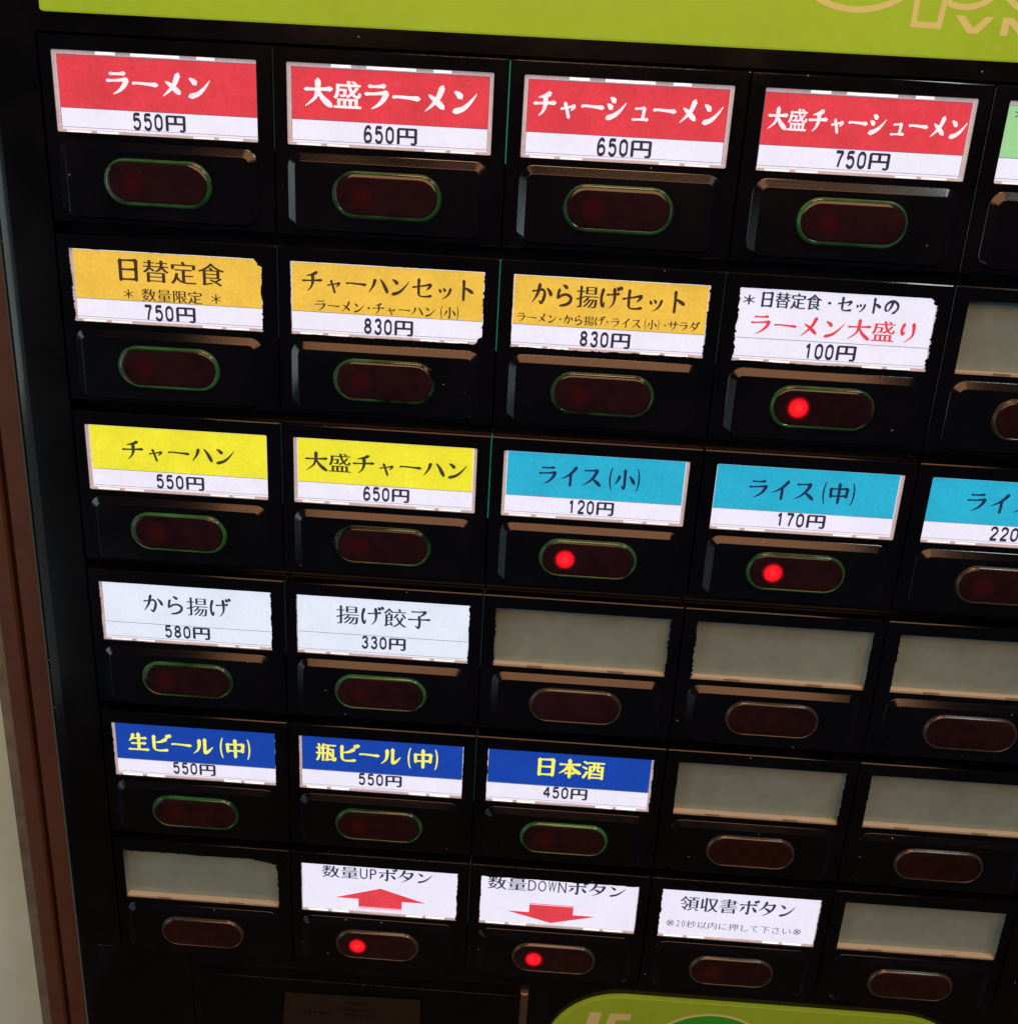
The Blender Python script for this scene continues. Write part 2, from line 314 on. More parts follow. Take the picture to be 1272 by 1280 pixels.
def stroke_polys(ch, bold, small):
    """list of (verts, faces) with verts in em, y down, 0..1"""
    out = []
    for kind, *pts in ST[ch]:
        c = catmull(pts); n = len(c) - 1; vs = []; fs = []
        for k, (x, y) in enumerate(c):
            a = c[max(k - 1, 0)]; b = c[min(k + 1, n)]; dx, dy = b[0] - a[0], b[1] - a[1]; L = math.hypot(dx, dy) or 1
            w = interp(WID[kind], k / n) * 0.5 * bold
            if kind not in 'gG':
                if k == 0: w *= 0.75
                if k == n: w *= 0.7
            vs += [((x - dy / L * w) / 100, (y + dx / L * w) / 100), ((x + dy / L * w) / 100, (y - dx / L * w) / 100)]
        for k in range(n): fs.append((2 * k, 2 * k + 1, 2 * k + 3, 2 * k + 2))
        # pointed / rounded end caps
        for end in (0, n):
            a = c[0] if end == 0 else c[n]; b = c[1] if end == 0 else c[n - 1]
            dx, dy = a[0] - b[0], a[1] - b[1]; L = math.hypot(dx, dy) or 1
            w = interp(WID[kind], 0 if end == 0 else 1) * (0.15 if kind in 'gG' else 0.38) * bold
            i = len(vs); vs.append(((a[0] + dx / L * w) / 100, (a[1] + dy / L * w) / 100)); fs.append((2 * end, i, 2 * end + 1))
        out.append((vs, fs))
    return out
_cache = {}
def font_polys(ch, gx, gy):
    """built-in font glyph outline, stems grown by gx across and gy along y (em), returned as one filled piece"""
    key = (ch, gx, gy)
    if key in _cache: return _cache[key]
    fc = bpy.data.curves.new('glyph', 'FONT'); fc.body = ch
    fo = bpy.data.objects.new('glyph', fc); COL.objects.link(fo)
    for o in bpy.context.selected_objects: o.select_set(False)
    bpy.context.view_layer.objects.active = fo; fo.select_set(True)
    bpy.ops.object.convert(target='CURVE')
    cd = fo.data; loops = []
    for s in cd.splines:
        bp = s.bezier_points; n = len(bp); L = []
        for k in range(n):
            a, b = bp[k], bp[(k + 1) % n]
            p0, p1, p2, p3 = a.co, a.handle_right, b.handle_left, b.co
            straight = (p1 - p0).cross(p3 - p0).length < 1e-5 and (p2 - p3).cross(p0 - p3).length < 1e-5
            st = 1 if straight else 5
            for j in range(st):
                t = j / st; q = p0 * (1 - t) ** 3 + p1 * 3 * t * (1 - t) ** 2 + p2 * 3 * t * t * (1 - t) + p3 * t ** 3
                if not L or (Vector((q.x, q.y)) - L[-1]).length > 1e-4: L.append(Vector((q.x, q.y)))
        if len(L) > 2 and (L[0] - L[-1]).length < 1e-4: L.pop()
        loops.append(L)
    # outward = to the right of travel or left, decided by the biggest loop's sign
    area2 = lambda L: sum(L[k].x * L[(k + 1) % len(L)].y - L[(k + 1) % len(L)].x * L[k].y for k in range(len(L)))
    sgn = 1 if (max((area2(L) for L in loops), key=abs) if loops else 1) > 0 else -1
    cur = bpy.data.curves.new('fill', 'CURVE'); cur.dimensions = '2D'; cur.fill_mode = 'BOTH'
    for L in loops:
        n = len(L); sp = cur.splines.new('POLY'); sp.points.add(n - 1)
        for k in range(n):
            e0 = (L[k] - L[k - 1]); e1 = (L[(k + 1) % n] - L[k])
            e0 = e0.normalized() if e0.length > 0 else e1; e1 = e1.normalized() if e1.length > 0 else e0
            n0 = Vector((e0.y, -e0.x)) * sgn; n1 = Vector((e1.y, -e1.x)) * sgn
            # keep each wall at its own offset: solve for the mitred corner
            d0 = abs(n0.x) * gx + abs(n0.y) * gy; d1 = abs(n1.x) * gx + abs(n1.y) * gy
            det = n0.x * n1.y - n0.y * n1.x
            if abs(det) > 0.25: off = Vector(((d0 * n1.y - d1 * n0.y) / det, (n0.x * d1 - n1.x * d0) / det))
            else: off = (n0 + n1).normalized() * (d0 + d1) / 2 if (n0 + n1).length > 1e-3 else n0 * d0
            q = L[k] + off; sp.points[k].co = (q.x, q.y, 0, 1)
        sp.use_cyclic_u = True
    fo2 = bpy.data.objects.new('fill', cur); COL.objects.link(fo2)
    me = fo2.to_mesh()
    vs = [(v.co.x, v.co.y) for v in me.vertices]; fs = [tuple(p.vertices) for p in me.polygons]
    fo2.to_mesh_clear()
    bpy.data.objects.remove(fo2); bpy.data.curves.remove(cur); bpy.data.objects.remove(fo); bpy.data.curves.remove(cd)
    _cache[key] = (vs, fs); return _cache[key]
STY = {  # brush weight, glyph growth x / y (em), ink, use brush strokes
 'w': (1.82, 0.022, 0), 'k': (1.4, 0.020, -0.008), 'K': (1.7, 0.030, 0.0), 's': (1.3, 0.018, -0.008),
 'r': (1.35, 0.016, -0.006), 'n': (1.2, 0.015, -0.010), 'y': (1.6, 0.022, 0), 't': (1.3, 0.018, -0.008),
 'u': (0.95, 0.004, -0.012), 'p': (1, 0.022, 0)}
def text_mesh(name, s, cx, cy, w, h, style, material, z):
    bold, gx, gy = STY[style]; mb = MB()
    narrow = lambda c: c in '()0123456789UPDOWN・' and not (c == '・' and style in ('k', 'K'))
    adv = [0.5 if narrow(c) else 1.0 for c in s]
    if style == 'p': adv = [0.47 if c.isdigit() else 1.0 for c in s]
    tot = sum(adv); em = w / (tot - 0.1); x = cx - em * tot / 2; lev = 0
    for c, a in zip(s, adv):
        pieces = []
        if c in ST or c in SMALL:
            if c in '012345678':
                if style == 'p':
                    for vs, fs in stroke_polys(c, 1.0, False): pieces.append(([(x + (a / 2 + (vx - 0.5) * 0.46) * em, cy + (vy - 0.5) * h * .96) for vx, vy in vs], fs))
            elif c == '円':
                for vs, fs in stroke_polys(c, 1.0, False): pieces.append(([(x + (0.5 + (vx - 0.5) * 1.02) * em, cy + (vy - 0.5) * h * .98) for vx, vy in vs], fs))
            else:
                sm = c in SMALL
                for vs, fs in stroke_polys(SMALL.get(c, c), bold * (1.15 if sm else 1.0), sm):
                    if sm: vs = [(0.16 + vx * 0.70, 0.30 + vy * 0.70) for vx, vy in vs]
                    pieces.append(([(x + vx * em * a, cy + (vy - 0.5) * h) for vx, vy in vs], fs))
        if not pieces:
            vs, fs = font_polys(c, 0, gy)
            if not vs: x += em * a; continue
            xs = [v[0] for v in vs]; ys = [v[1] for v in vs]
            x0, x1, y0, y1 = min(xs), max(xs), min(ys), max(ys)
            if c.isdigit() or c.isalpha() and ord(c) < 128:
                bw = (0.47 if style == 'p' else 0.40) / (0.60 if c.isdigit() else max(0.5, x1 - x0)); bh = 0.88 if style == 'p' else 0.80
                vs = [(x + em * (a / 2 + (vx - (x0 + x1) / 2) * bw), cy - (((vy - y0) / (y1 - y0)) - 0.5) * h * bh) for vx, vy in vs]
            elif c in '()':
                o_ = 0.30 if c == '(' else 0.05
                vs = [(x + em * (o_ + (vx - x0) / (x1 - x0) * 0.13), cy - (((vy - y0) / (y1 - y0)) - 0.5) * h * 1.05) for vx, vy in vs]
            elif c in '＊・※':
                k = {'＊': 0.78, '・': 0.16, '※': 0.8}[c]
                vs = [(x + em * a / 2 + ((vx - x0) / (x1 - x0) - 0.5) * em * k, cy - ((vy - y0) / (y1 - y0) - 0.5) * h * k) for vx, vy in vs]
            elif c == '円':
                vs = [(x + em * (a / 2 + ((vx - x0) / (x1 - x0) - 0.5) * .86), cy - (((vy - y0) / (y1 - y0)) - 0.5) * h * .90) for vx, vy in vs]
            else:   # full-width glyph: Noto em box is y -0.12 .. 0.88
                sy = 1.04 if style == 'p' else 1.0
                vs = [(x + vx * em, cy - (vy - 0.38) * h * sy) for vx, vy in vs]
            g_ = gx * em * (0.5 if c in '()' else 0.15 if c == '※' or (ord(c) < 128 and style != 'p') else 1)
            for k_ in (-1, 0, 1): pieces.append(([(vx + k_ * g_, vy) for vx, vy in vs], fs))
            if style in 'wyp': pieces.append(([(vx, vy + .014 * em) for vx, vy in vs], fs))
        for vs, fs in pieces:
            lev = (lev + 1) % 4
            ids = mb.add([(vx, vy, z + lev * 0.012) for vx, vy in vs])
            for f in fs: mb.f.append(tuple(ids[k] for k in f))
        x += em * a
    me = bpy.data.meshes.new(name); me.from_pydata(mb.v, [], mb.f); me.materials.append(material)
    return me

# ------------------------------------------------------------------ the machine
TOP = Vector((0, 0, Z0))
machine = bpy.data.objects.new('ticket_machine', None); COL.objects.link(machine)
machine.location = (0.15, 0.12, 0.0)
tag(machine, 'black meal ticket vending machine with lit menu buttons and lime green panels', 'ticket machine')
ORG = TOP - machine.location          # grid origin in the machine's own space
def part(name, me, loc=None, parent=None, label=None):
    o = link(name, me, parent or machine, loc if loc is not None else ORG)
    if label: o['label'] = label
    return o
NC, NR = 5, 6
RX = NC * W + 18
# cabinet behind the front panel
mb = MB(); mb.loft([rr(-17, -420, RX - 1, 1490, 6, -330, k=4), rr(-17, -420, RX - 1, 1490, 6, -12.5, k=4)], True, True)
part('cabinet', mb.mesh('cabinet', M['body']))
# front frame: a rounded slab with an opening for the modules and one for the lower panel
def ring(mb, outer, inner):
    a = mb.add(outer); b = mb.add(inner); n = len(a)
    for k in range(n): mb.f.append((a[k], b[k], b[(k + 1) % n], a[(k + 1) % n]))
mb = MB()
XL = -18
for (za, off) in (): pass
prof = [(-12, 0.0), (-6.0, 0.0), (-3.0, 0.4), (-1.2, 1.5), (-0.3, 3.2), (0.0, 6.0)]
mb.loft([rr(XL + o, -300 + o, RX - o, 900 - o, 2, z, k=3) for z, o in prof], cap=False)
outer = rr(XL + 6, -294, RX - 6, 894, 2, 0, k=3)
hole = rr(-0.6, -0.7, NC * W + 0.6, NR * H - 2.6, 0.3, 0, k=3)
ring(mb, outer, hole)
mb.loft([hole, [(x, y, -5) for x, y, z in hole]], cap=True)
part('front_frame', mb.mesh('front_frame', M['body'], True))

# window variants: raggedness (left, top, right, bottom) and torn corner
JAG = {(1, 0): (.7, .15, .6, .1), (1, 1): (.25, .1, .7, .3), (1, 2): (.3, .1, .6, .45), (1, 3): (.75, .1, .95, .3),
       (3, 0): (.3, .05, .45, .1), (3, 1): (.25, .05, .45, .1), (3, 2): (.55, .1, .5, 0), (3, 3): (.75, .1, .3, 0), (3, 4): (.6, .1, .2, 0),
       (4, 0): (.3, .05, .25, .15), (4, 1): (.2, .05, .25, .1), (4, 2): (.35, .05, .45, .1), (4, 3): (.25, .1, .55, 0), (4, 4): (.5, .1, .2, 0),
       (5, 0): (.15, .35, .6, .1), (5, 1): (.15, .05, .5, 0), (5, 2): (.35, .35, .2, 0), (5, 3): (.55, .05, .4, 0), (5, 4): (.1, .05, .35, 0)}
TORN = {(1, 0): 'TR', (1, 3): 'TR', (1, 1): 'BR', (5, 0): 'TRbig'}
ZF = 0.55                                  # module face stands this proud of the seam level
WX0, WX1, WY0, WY1 = 3.7, 56.3, 3.6, 23.0
def shift(j, i):
    return 0.0043 * (i * W + 30 - 131.8), 0.0043 * (j * H + 24 - 36.6)
def module_mesh(j, i):
    rnd = random.Random(j * 10 + i)
    K, Mm = 2, 56
    sx, sy = shift(j, i)
    mb = MB()
    mb.loft([rr(0.12, 0.1, 59.88, 45.4, .3, -4.5, k=2), rr(0.12, 0.1, 59.88, 45.4, .3, 0.0, k=2), rr(0.16, 0.14, 59.84, 45.36, .3, ZF - .2, k=2), rr(0.34, 0.44, 59.66, 45.16, .4, ZF, k=2)], cap=False)
    hole = rr(WX0, WY0, WX1, WY1, .35, ZF, k=K, m=Mm, jag=JAG.get((j, i)), rnd=rnd)
    t = TORN.get((j, i))
    if t:
        for p in hole:
            if t == 'TR' and p[0] > 54.6 and p[1] < 5.6: p[0] = min(p[0], 55.1 + rnd.uniform(-.2, .2)); p[1] = max(p[1], 4.6 + rnd.uniform(-.3, .2)) if p[0] > 54.8 else p[1]
            if t == 'BR' and p[0] > 54.8 and p[1] > 21.3: p[0] = min(p[0], 55.0 + rnd.uniform(-.3, .1)); p[1] = min(p[1], 22.2)
            if t == 'TRbig':
                d = (p[0] - 48) / 8.3
                if d > 0 and p[1] < 6: p[1] += d * 1.6 + rnd.uniform(0, .3)
                if p[0] > 55 and p[1] < 12: p[0] -= (12 - p[1]) / 8 * .7
    for p in hole: p[0] += sx; p[1] += sy
    # face in two regions: round the window, and below it
    sq = rr(.34, .44, 59.66, 24.6, .05, ZF, k=K, m=Mm); ring(mb, sq, hole)
    low = rr(.34, 24.6, 59.66, 45.16, .05, ZF, k=2); a = mb.add(low); mb.f.append(tuple(a))
    # thin inner edge of the black mask
    ring(mb, hole, [(x, y, ZF - .35) for x, y, z in hole])
    return mb.mesh('module_frame', M['module'], True, 15)
def plate_mesh():
    mb = MB(); o = [(0, 0.0), (.12, .10), (2.1, 1.05), (2.2, 1.07)]
    mb.loft([rr(3.6 + d, 24.75 + d, 56.0 - d, 44.0 - d * .12, max(3.6 - d * .9, 1.2), ZF - .02 + z, k=6) for d, z in o])
    return mb.mesh('button_plate', M['plate'], True, 7)
PLATE = plate_mesh()
CX, CY, HW, HH = 29.8, 34.5, 14.2, 5.75; ZP = ZF + 1.03
def rim_mesh(m_):
    mb = MB(); o = [(-.2, -.03), (0, .05), (.1, .5), (.25, .82), (.45, .95), (.65, .95), (.75, .88)]
    mb.loft([stad(CX, CY, HW - d, HH - d, ZP + z) for d, z in o], cap=False); return mb.mesh('button_rim', M[m_], True)
RIM = {k: rim_mesh(k) for k in ('rim_green', 'rim_clear')}
def lens_mesh(m_):
    mb = MB(); o = [(.75, .88), (.95, .97), (1.4, 1.04), (2.1, 1.06)]
    mb.loft([stad(CX, CY, HW - d, HH - d, ZP + z) for d, z in o]); return mb.mesh('button_lens', M[m_], True)
LENS = {k: lens_mesh(k) for k in ('lens', 'lens_brown')}
def disc(r, z, m_, name, n=28):
    mb = MB(); mb.loft([[(r * math.cos(t * 2 * math.pi / n), r * math.sin(t * 2 * math.pi / n), zz) for t in range(n)] for zz in (-.1, z)], True); return mb.mesh(name, m_)
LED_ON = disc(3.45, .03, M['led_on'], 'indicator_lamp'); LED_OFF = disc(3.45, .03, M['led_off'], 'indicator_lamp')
def tray_mesh(lit):
    mb = MB(); z0 = ZF - (1.0 if lit else 2.6)
    rim = rr(WX0 - .5, WY0 - .5, WX1 + .5, WY1 + .6, .3, ZF - .36, k=2)
    mb.loft([rim, rr(WX0 - .5, WY0 - .5, WX1 + .5, WY1 + .6, .3, ZF - .4, k=2), rr(WX0 - .1, WY0 - .1, WX1 + .1, WY1 + .1, .3, z0, k=2)], cap=True)
    return mb.mesh('window_tray', M['liner_lit'] if lit else M['diffuser_off'], True)
TRAY = {True: tray_mesh(True), False: tray_mesh(False)}
# clear flange along the bottom of each window (and the top in the first row)
def bar(x0, x1, y0, y1, z0, z1, m_, name):
    mb = MB(); mb.box(x0, y0, x1, y1, z0, z1, .08); return mb.mesh(name, m_)
LIP = {True: bar(WX0, WX1, WY1 - .75, WY1 + .2, ZF - .98, ZF - .55, M['liner_lit'], 'bottom_lip'),
       False: bar(WX0, WX1, WY1 - .72, WY1 + .2, ZF - 2.58, ZF - .6, M['diffuser_lip'], 'bottom_lip')}
SLOT = [bar(a, b, WY1 - .62, WY1 - .02, ZF - .6, ZF - .46, M['slot'], 'light_slot') for a, b in ((6, 12.4), (13.9, 19.6), (39.2, 44.6), (45.9, 52.2))]
SLOT2 = [bar(a, b, WY1 - .58, WY1 - .06, ZF - .6, ZF - .5, M['slot_dim'], 'light_slot') for a, b in ((6, 12.4), (13.9, 19.6), (39.2, 44.6), (45.9, 52.2))]
TSLOT = [bar(a, b, WY0 + .06, WY0 + .62, ZF - .6, ZF - .46, M['slot'], 'light_slot') for a, b in ((15, 20), (24, 36.5), (41, 45.5))]
TOPLIP = bar(WX0, WX1, WY0 - .2, WY0 + .75, ZF - .98, ZF - .55, M['liner_lit'], 'top_lip')
SIDELIP = [bar(WX0, WX0 + .8, WY0, WY1, ZF - .98, ZF - .58, M['liner_lit'], 'side_lip'), bar(WX1 - .8, WX1, WY0, WY1, ZF - .98, ZF - .58, M['liner_lit'], 'side_lip')]
CLIP = [bar(a, b, WY1 - .70, WY1 - .12, ZF - .62, ZF - .5, M['clip'], 'clip') for a, b in ((14.1, 18.9), (38.9, 43.8))]
GAP = {k: bar(-.22, .1, 0.4, 24.6, -4, -.05, M[k], 'leak_glow') for k in ('teal', 'teal_dim')}  # glowing strips added in the seams as leaked backlight
GAPN = {(0, 2): 'teal', (1, 2): 'teal', (2, 2): 'teal', (1, 3): 'teal_dim', (3, 2): 'teal_dim', (4, 2): 'teal_dim', (5, 2): 'teal_dim', (0, 1): 'teal_dim', (1, 1): 'teal_dim', (2, 1): 'teal_dim', (3, 1): 'teal_dim'}
BLANK = {(1, 4), (3, 2), (3, 3), (3, 4), (4, 3), (4, 4), (5, 0), (5, 4)}
LIT = {(1, 3), (2, 2), (2, 3), (5, 1), (5, 2)}          # red lamp on
CLEAR_RIM = {(5, 0), (5, 1), (5, 2), (5, 3), (5, 4), (4, 3), (4, 4), (3, 2), (3, 3), (3, 4), (1, 4), (0, 4), (2, 4)}
for j in range(NR):
    for i in range(NC):
        o0 = ORG + P(i * W, j * H)
        md = part('selection_module', module_mesh(j, i), o0)
        md['group'] = 'selection modules of the ticket machine'
        SH = P(*shift(j, i))
        def sub(me, loc=(0, 0, 0), sh=True):
            o = link(me.name.split('.')[0], me, md, Vector(loc) + (SH if sh else Vector())); return o
        lit = (j, i) not in BLANK
        sub(PLATE); sub(RIM['rim_clear' if (j, i) in CLEAR_RIM else 'rim_green'])
        sub(LENS['lens_brown' if (j, i) in CLEAR_RIM and i > 2 or (j, i) == (5, 0) else 'lens'])
        if (j, i) in LIT: sub(LED_ON, P(CX - 6.7, CY + .1, ZP + 1.06))['label'] = 'lit red indicator lamp'
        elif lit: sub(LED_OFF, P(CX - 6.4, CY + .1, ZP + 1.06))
        sub(TRAY[lit]); sub(LIP[lit])
        if lit:
            for s in (SLOT if j > 3 else SLOT2): sub(s)
            if j == 0:
                sub(TOPLIP)
                for s in TSLOT: sub(s)
                if i < 3: sub(SIDELIP[0])
                if i > 0: sub(SIDELIP[1])
            elif (j, i) in ((2, 0), (2, 1), (2, 2), (1, 0), (3, 0), (4, 0), (4, 1)): sub(SIDELIP[0])
            if (j, i) in ((2, 1), (2, 2), (2, 3), (4, 2)): sub(SIDELIP[1])
        else:
            for s in CLIP: sub(s)
        if (j, i) in GAPN: sub(GAP[GAPN[(j, i)]], sh=False)

# header panel: lime acrylic with the outlined logo letters
mb = MB(); mb.loft([rr(1.6, -90, RX - 3, -5.1, .6, -.5, k=3), rr(1.6, -90, RX - 3, -5.1, .6, .7, k=3), rr(1.9, -89.7, RX - 3.3, -5.4, .4, .95, k=3)], True, True)
header = part('header_panel', mb.mesh('header_panel', M['band_green']))
def ribbon(paths, w, z, m_, name, closed=False):
    mb = MB()
    for path in paths:
        n = len(path); a = []; b = []
        for k in range(n):
            p = Vector(path[k]); q = Vector(path[(k - 1) % n if closed or k else 0]); r = Vector(path[(k + 1) % n if closed or k < n - 1 else k])
            d0 = (p - q).normalized() if (p - q).length else (r - p).normalized(); d1 = (r - p).normalized() if (r - p).length else d0
            t = (d0 + d1).normalized(); nn = Vector((-t.y, t.x)); s = 1 / max(.5, nn.dot(Vector((-d0.y, d0.x))))
            a.append(p + nn * w / 2 * s); b.append(p - nn * w / 2 * s)
        ia = mb.add([(q.x, q.y, z) for q in a]); ib = mb.add([(q.x, q.y, z) for q in b])
        for k in range(n if closed else n - 1):
            l = (k + 1) % n; mb.f.append((ia[k], ia[l], ib[l], ib[k]))
    me = bpy.data.meshes.new(name); me.from_pydata(mb.v, [], mb.f); me.materials.append(m_); return me
def ell(cx, cy, ax, ay, a0=0, a1=360, n=48): return [(cx + ax * math.cos(math.radians(a0 + (a1 - a0) * k / n)), cy + ay * math.sin(math.radians(a0 + (a1 - a0) * k / n))) for k in range(n + (0 if a1 - a0 == 360 else 1))]
zl = 1.03
LOGO = bpy.data.meshes
me = ribbon([ell(202.6, -25.5, 15.5, 10.9), ell(202.6, -26.0, 8.6, 5.6)], 1.35, zl, M['cream'], 'logo_letter', True); part('logo_letter', me, Vector(), header)
pp = [(217.2, -34), (217.3, -12.1), (223.4, -12.0), (223.9, -18.0)] + ell(228.6, -26.7, 10.0, 10.4, 110, 0, 14) + ell(228.6, -26.7, 10.0, 10.4, 0, -100, 14) + [(223, -34)]
me = ribbon([pp], 1.35, zl, M['cream'], 'logo_letter', True); part('logo_letter', me, Vector(), header)
me = ribbon([ell(249.0, -26.0, 14.0, 10.8), ell(249.5, -28, 6, 3.6)], 1.35, zl, M['cream'], 'logo_letter', True); part('logo_letter', me, Vector(), header)
def solid(polys, z, m_, name):
    mb = MB()
    for p in polys: mb.f.append(tuple(mb.add([(x, y, z) for x, y in p])))
    me = bpy.data.meshes.new(name); me.from_pydata(mb.v, [], mb.f); me.materials.append(m_); return me
V = [(227.0, -14.5), (229.1, -14.5), (231.7, -11.9), (234.3, -14.5), (236.3, -14.5), (232.9, -10.7), (230.5, -10.7)]
part('logo_letter', solid([V[:3] + V[5:], V[2:6]][0:0] + [[V[0], V[1], V[2], V[6]], [V[2], V[5], V[6]], [V[2], V[3], V[4], V[5]]], zl, M['cream'], 'logo_letter'), Vector(), header)
part('logo_letter', solid([[(238.3, -14.5), (240.1, -14.5), (240.1, -10.6), (238.3, -10.6)], [(240.1, -14.5), (241.0, -14.5), (243.2, -12.4), (243.2, -11.0), (242.6, -11.0), (240.1, -13.2)], [(245.4, -14.5), (246.3, -14.5), (246.3, -13.2), (243.9, -11.0), (243.2, -11.0), (243.2, -12.4)], [(246.3, -14.5), (248.1, -14.5), (248.1, -10.6), (246.3, -10.6)]], zl, M['cream'], 'logo_letter'), Vector(), header)
mb = MB(); mb.box(116, -60, 141.5, -13.0, .9, 1.6, .1)
part('header_sticker', mb.mesh('header_sticker', mat('dark_olive_sticker', (.05, .062, .012), .4)), None, header)

# lower section: recessed black panel, note compartment and the lime green sticker plate
mb = MB()
mb.loft([rr(-9.0, 287.0, 24, 470, 1.5, -.3, k=3), rr(-9.0, 287.0, 24, 470, 1.5, .35, k=3), rr(-8.9, 287.1, 24, 469.9, 1.4, .4, k=3)])
part('lower_side_plate', mb.mesh('lower_side_plate', M['module'], True))
mb = MB(); mb.box(26, 294, 138.6, 470, 2.2, 2.6, .04)
sm = bpy.data.materials.new('smoked_acrylic'); sm.use_nodes = True; nt = sm.node_tree; nt.nodes.remove(nt.nodes['Principled BSDF'])
tr = nt.nodes.new('ShaderNodeBsdfTransparent'); tr.inputs[0].default_value = (.80, .76, .72, 1)
gl = nt.nodes.new('ShaderNodeBsdfGlossy'); gl.inputs['Roughness'].default_value = .15
fz = nt.nodes.new('ShaderNodeValue'); fz.outputs[0].default_value = .03; mxs = nt.nodes.new('ShaderNodeMixShader')
nt.links.new(fz.outputs[0], mxs.inputs[0]); nt.links.new(tr.outputs[0], mxs.inputs[1]); nt.links.new(gl.outputs[0], mxs.inputs[2]); nt.links.new(mxs.outputs[0], nt.nodes['Material Output'].inputs[0])
part('smoked_cover', mb.mesh('smoked_cover', sm))
mb = MB(); mb.box(139.7, 293.2, 142.4, 470, .1, 2.2, .5)
part('divider_strip', mb.mesh('divider_strip', M['steel']))
def low(d, z):
    return [(x, y, z) for x, y, _ in rr(149 + d, 291.8 + d, 298.0 - d, 430 - d, 27 - d, 0, k=12)]
def lowpoly(d, z):
    l = low(d, z); return [(x if x < 270 else min(x, 297 - d), y, z) for x, y, z in l]
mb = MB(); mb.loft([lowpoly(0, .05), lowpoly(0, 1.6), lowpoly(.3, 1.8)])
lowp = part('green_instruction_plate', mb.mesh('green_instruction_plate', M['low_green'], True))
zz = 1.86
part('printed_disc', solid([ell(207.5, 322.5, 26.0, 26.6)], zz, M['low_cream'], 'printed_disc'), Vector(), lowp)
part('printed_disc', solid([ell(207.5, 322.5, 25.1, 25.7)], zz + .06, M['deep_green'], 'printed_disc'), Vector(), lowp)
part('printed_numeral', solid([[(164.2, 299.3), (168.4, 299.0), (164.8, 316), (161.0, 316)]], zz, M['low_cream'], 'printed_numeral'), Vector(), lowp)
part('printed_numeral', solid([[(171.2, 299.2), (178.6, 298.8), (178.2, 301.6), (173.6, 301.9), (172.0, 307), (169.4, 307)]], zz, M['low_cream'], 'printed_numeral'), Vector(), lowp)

# ------------------------------------------------------------------ notice behind the smoked cover
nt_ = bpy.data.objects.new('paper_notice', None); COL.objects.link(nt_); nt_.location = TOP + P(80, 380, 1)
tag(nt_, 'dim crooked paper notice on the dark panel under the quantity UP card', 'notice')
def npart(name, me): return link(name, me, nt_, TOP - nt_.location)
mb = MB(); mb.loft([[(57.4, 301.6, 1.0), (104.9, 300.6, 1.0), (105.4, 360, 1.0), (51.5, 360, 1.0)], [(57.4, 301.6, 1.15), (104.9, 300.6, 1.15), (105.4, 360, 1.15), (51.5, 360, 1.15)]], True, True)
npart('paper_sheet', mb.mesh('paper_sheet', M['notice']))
rects = []
rn = random.Random(3)
for yy, xa, xb in ((303.2, 78.5, 85.5), (306.4, 75, 88), (308.8, 62, 74), (308.8, 78, 90)):
    x = xa
    while x < xb:
        w_ = rn.uniform(.5, 1.7); hgt = rn.uniform(.7, 1.7); rects.append([(x, yy), (x + w_, yy), (x + w_, yy + hgt), (x, yy + hgt)]); x += w_ + rn.uniform(.2, .6)
npart('printed_marks', solid(rects, 1.22, M['notice_ink'], 'printed_marks'))

# ------------------------------------------------------------------ menu cards
ZC = ZF - .95
CARDS = {
 (0, 0): ('red', 'red menu card priced 550 yen, first card of the top row'),
 (0, 1): ('red', 'red menu card with six large characters priced 650 yen, second in the top row'),
 (0, 2): ('red', 'red 650 yen menu card lettered in katakana only, third in the top row'),
 (0, 3): ('red', 'red menu card priced 750 yen with the longest lettering of the red cards'),
 (0, 4): ('pale_green', 'pale green card with an asterisk cut off by the right edge'),
 (1, 0): ('gold', 'golden yellow card with two small asterisks, priced 750 yen'),
 (1, 1): ('gold', 'golden yellow 830 yen set card in the second column, its lower right corner torn'),
 (1, 2): ('gold', 'golden yellow 830 yen set card beside the white card with red lettering'),
 (1, 3): ('white', 'white card with red lettering under a starred black line, priced 100 yen'),
 (2, 0): ('yellow', 'lemon yellow fried rice card priced 550 yen, in the first column'),
 (2, 1): ('yellow', 'lemon yellow large fried rice card priced 650 yen, beside the sky blue card'),
 (2, 2): ('cyan', 'sky blue small rice card priced 120 yen'),
 (2, 3): ('cyan', 'sky blue medium rice card priced 170 yen'),
 (2, 4): ('cyan', 'sky blue rice card priced 220, cut off by the right edge'),
 (3, 0): ('pale_white', 'plain white fried chicken card priced 580 yen, in the first column'),
 (3, 1): ('pale_white', 'plain white dumpling card priced 330 yen, beside a blank unlit window'),
 (4, 0): ('blue', 'dark blue 550 yen beer card with yellow lettering, in the first column'),
 (4, 1): ('blue', 'dark blue 550 yen beer card with yellow lettering, in the second column'),
 (4, 2): ('blue', 'dark blue sake card priced 450 yen with three yellow characters'),
 (5, 1): ('white', 'white UP quantity card with a red arrow pointing up'),
 (5, 2): ('white', 'white DOWN quantity card with a red arrow pointing down'),
 (5, 3): ('white', 'white receipt card with grey small print and no price')}
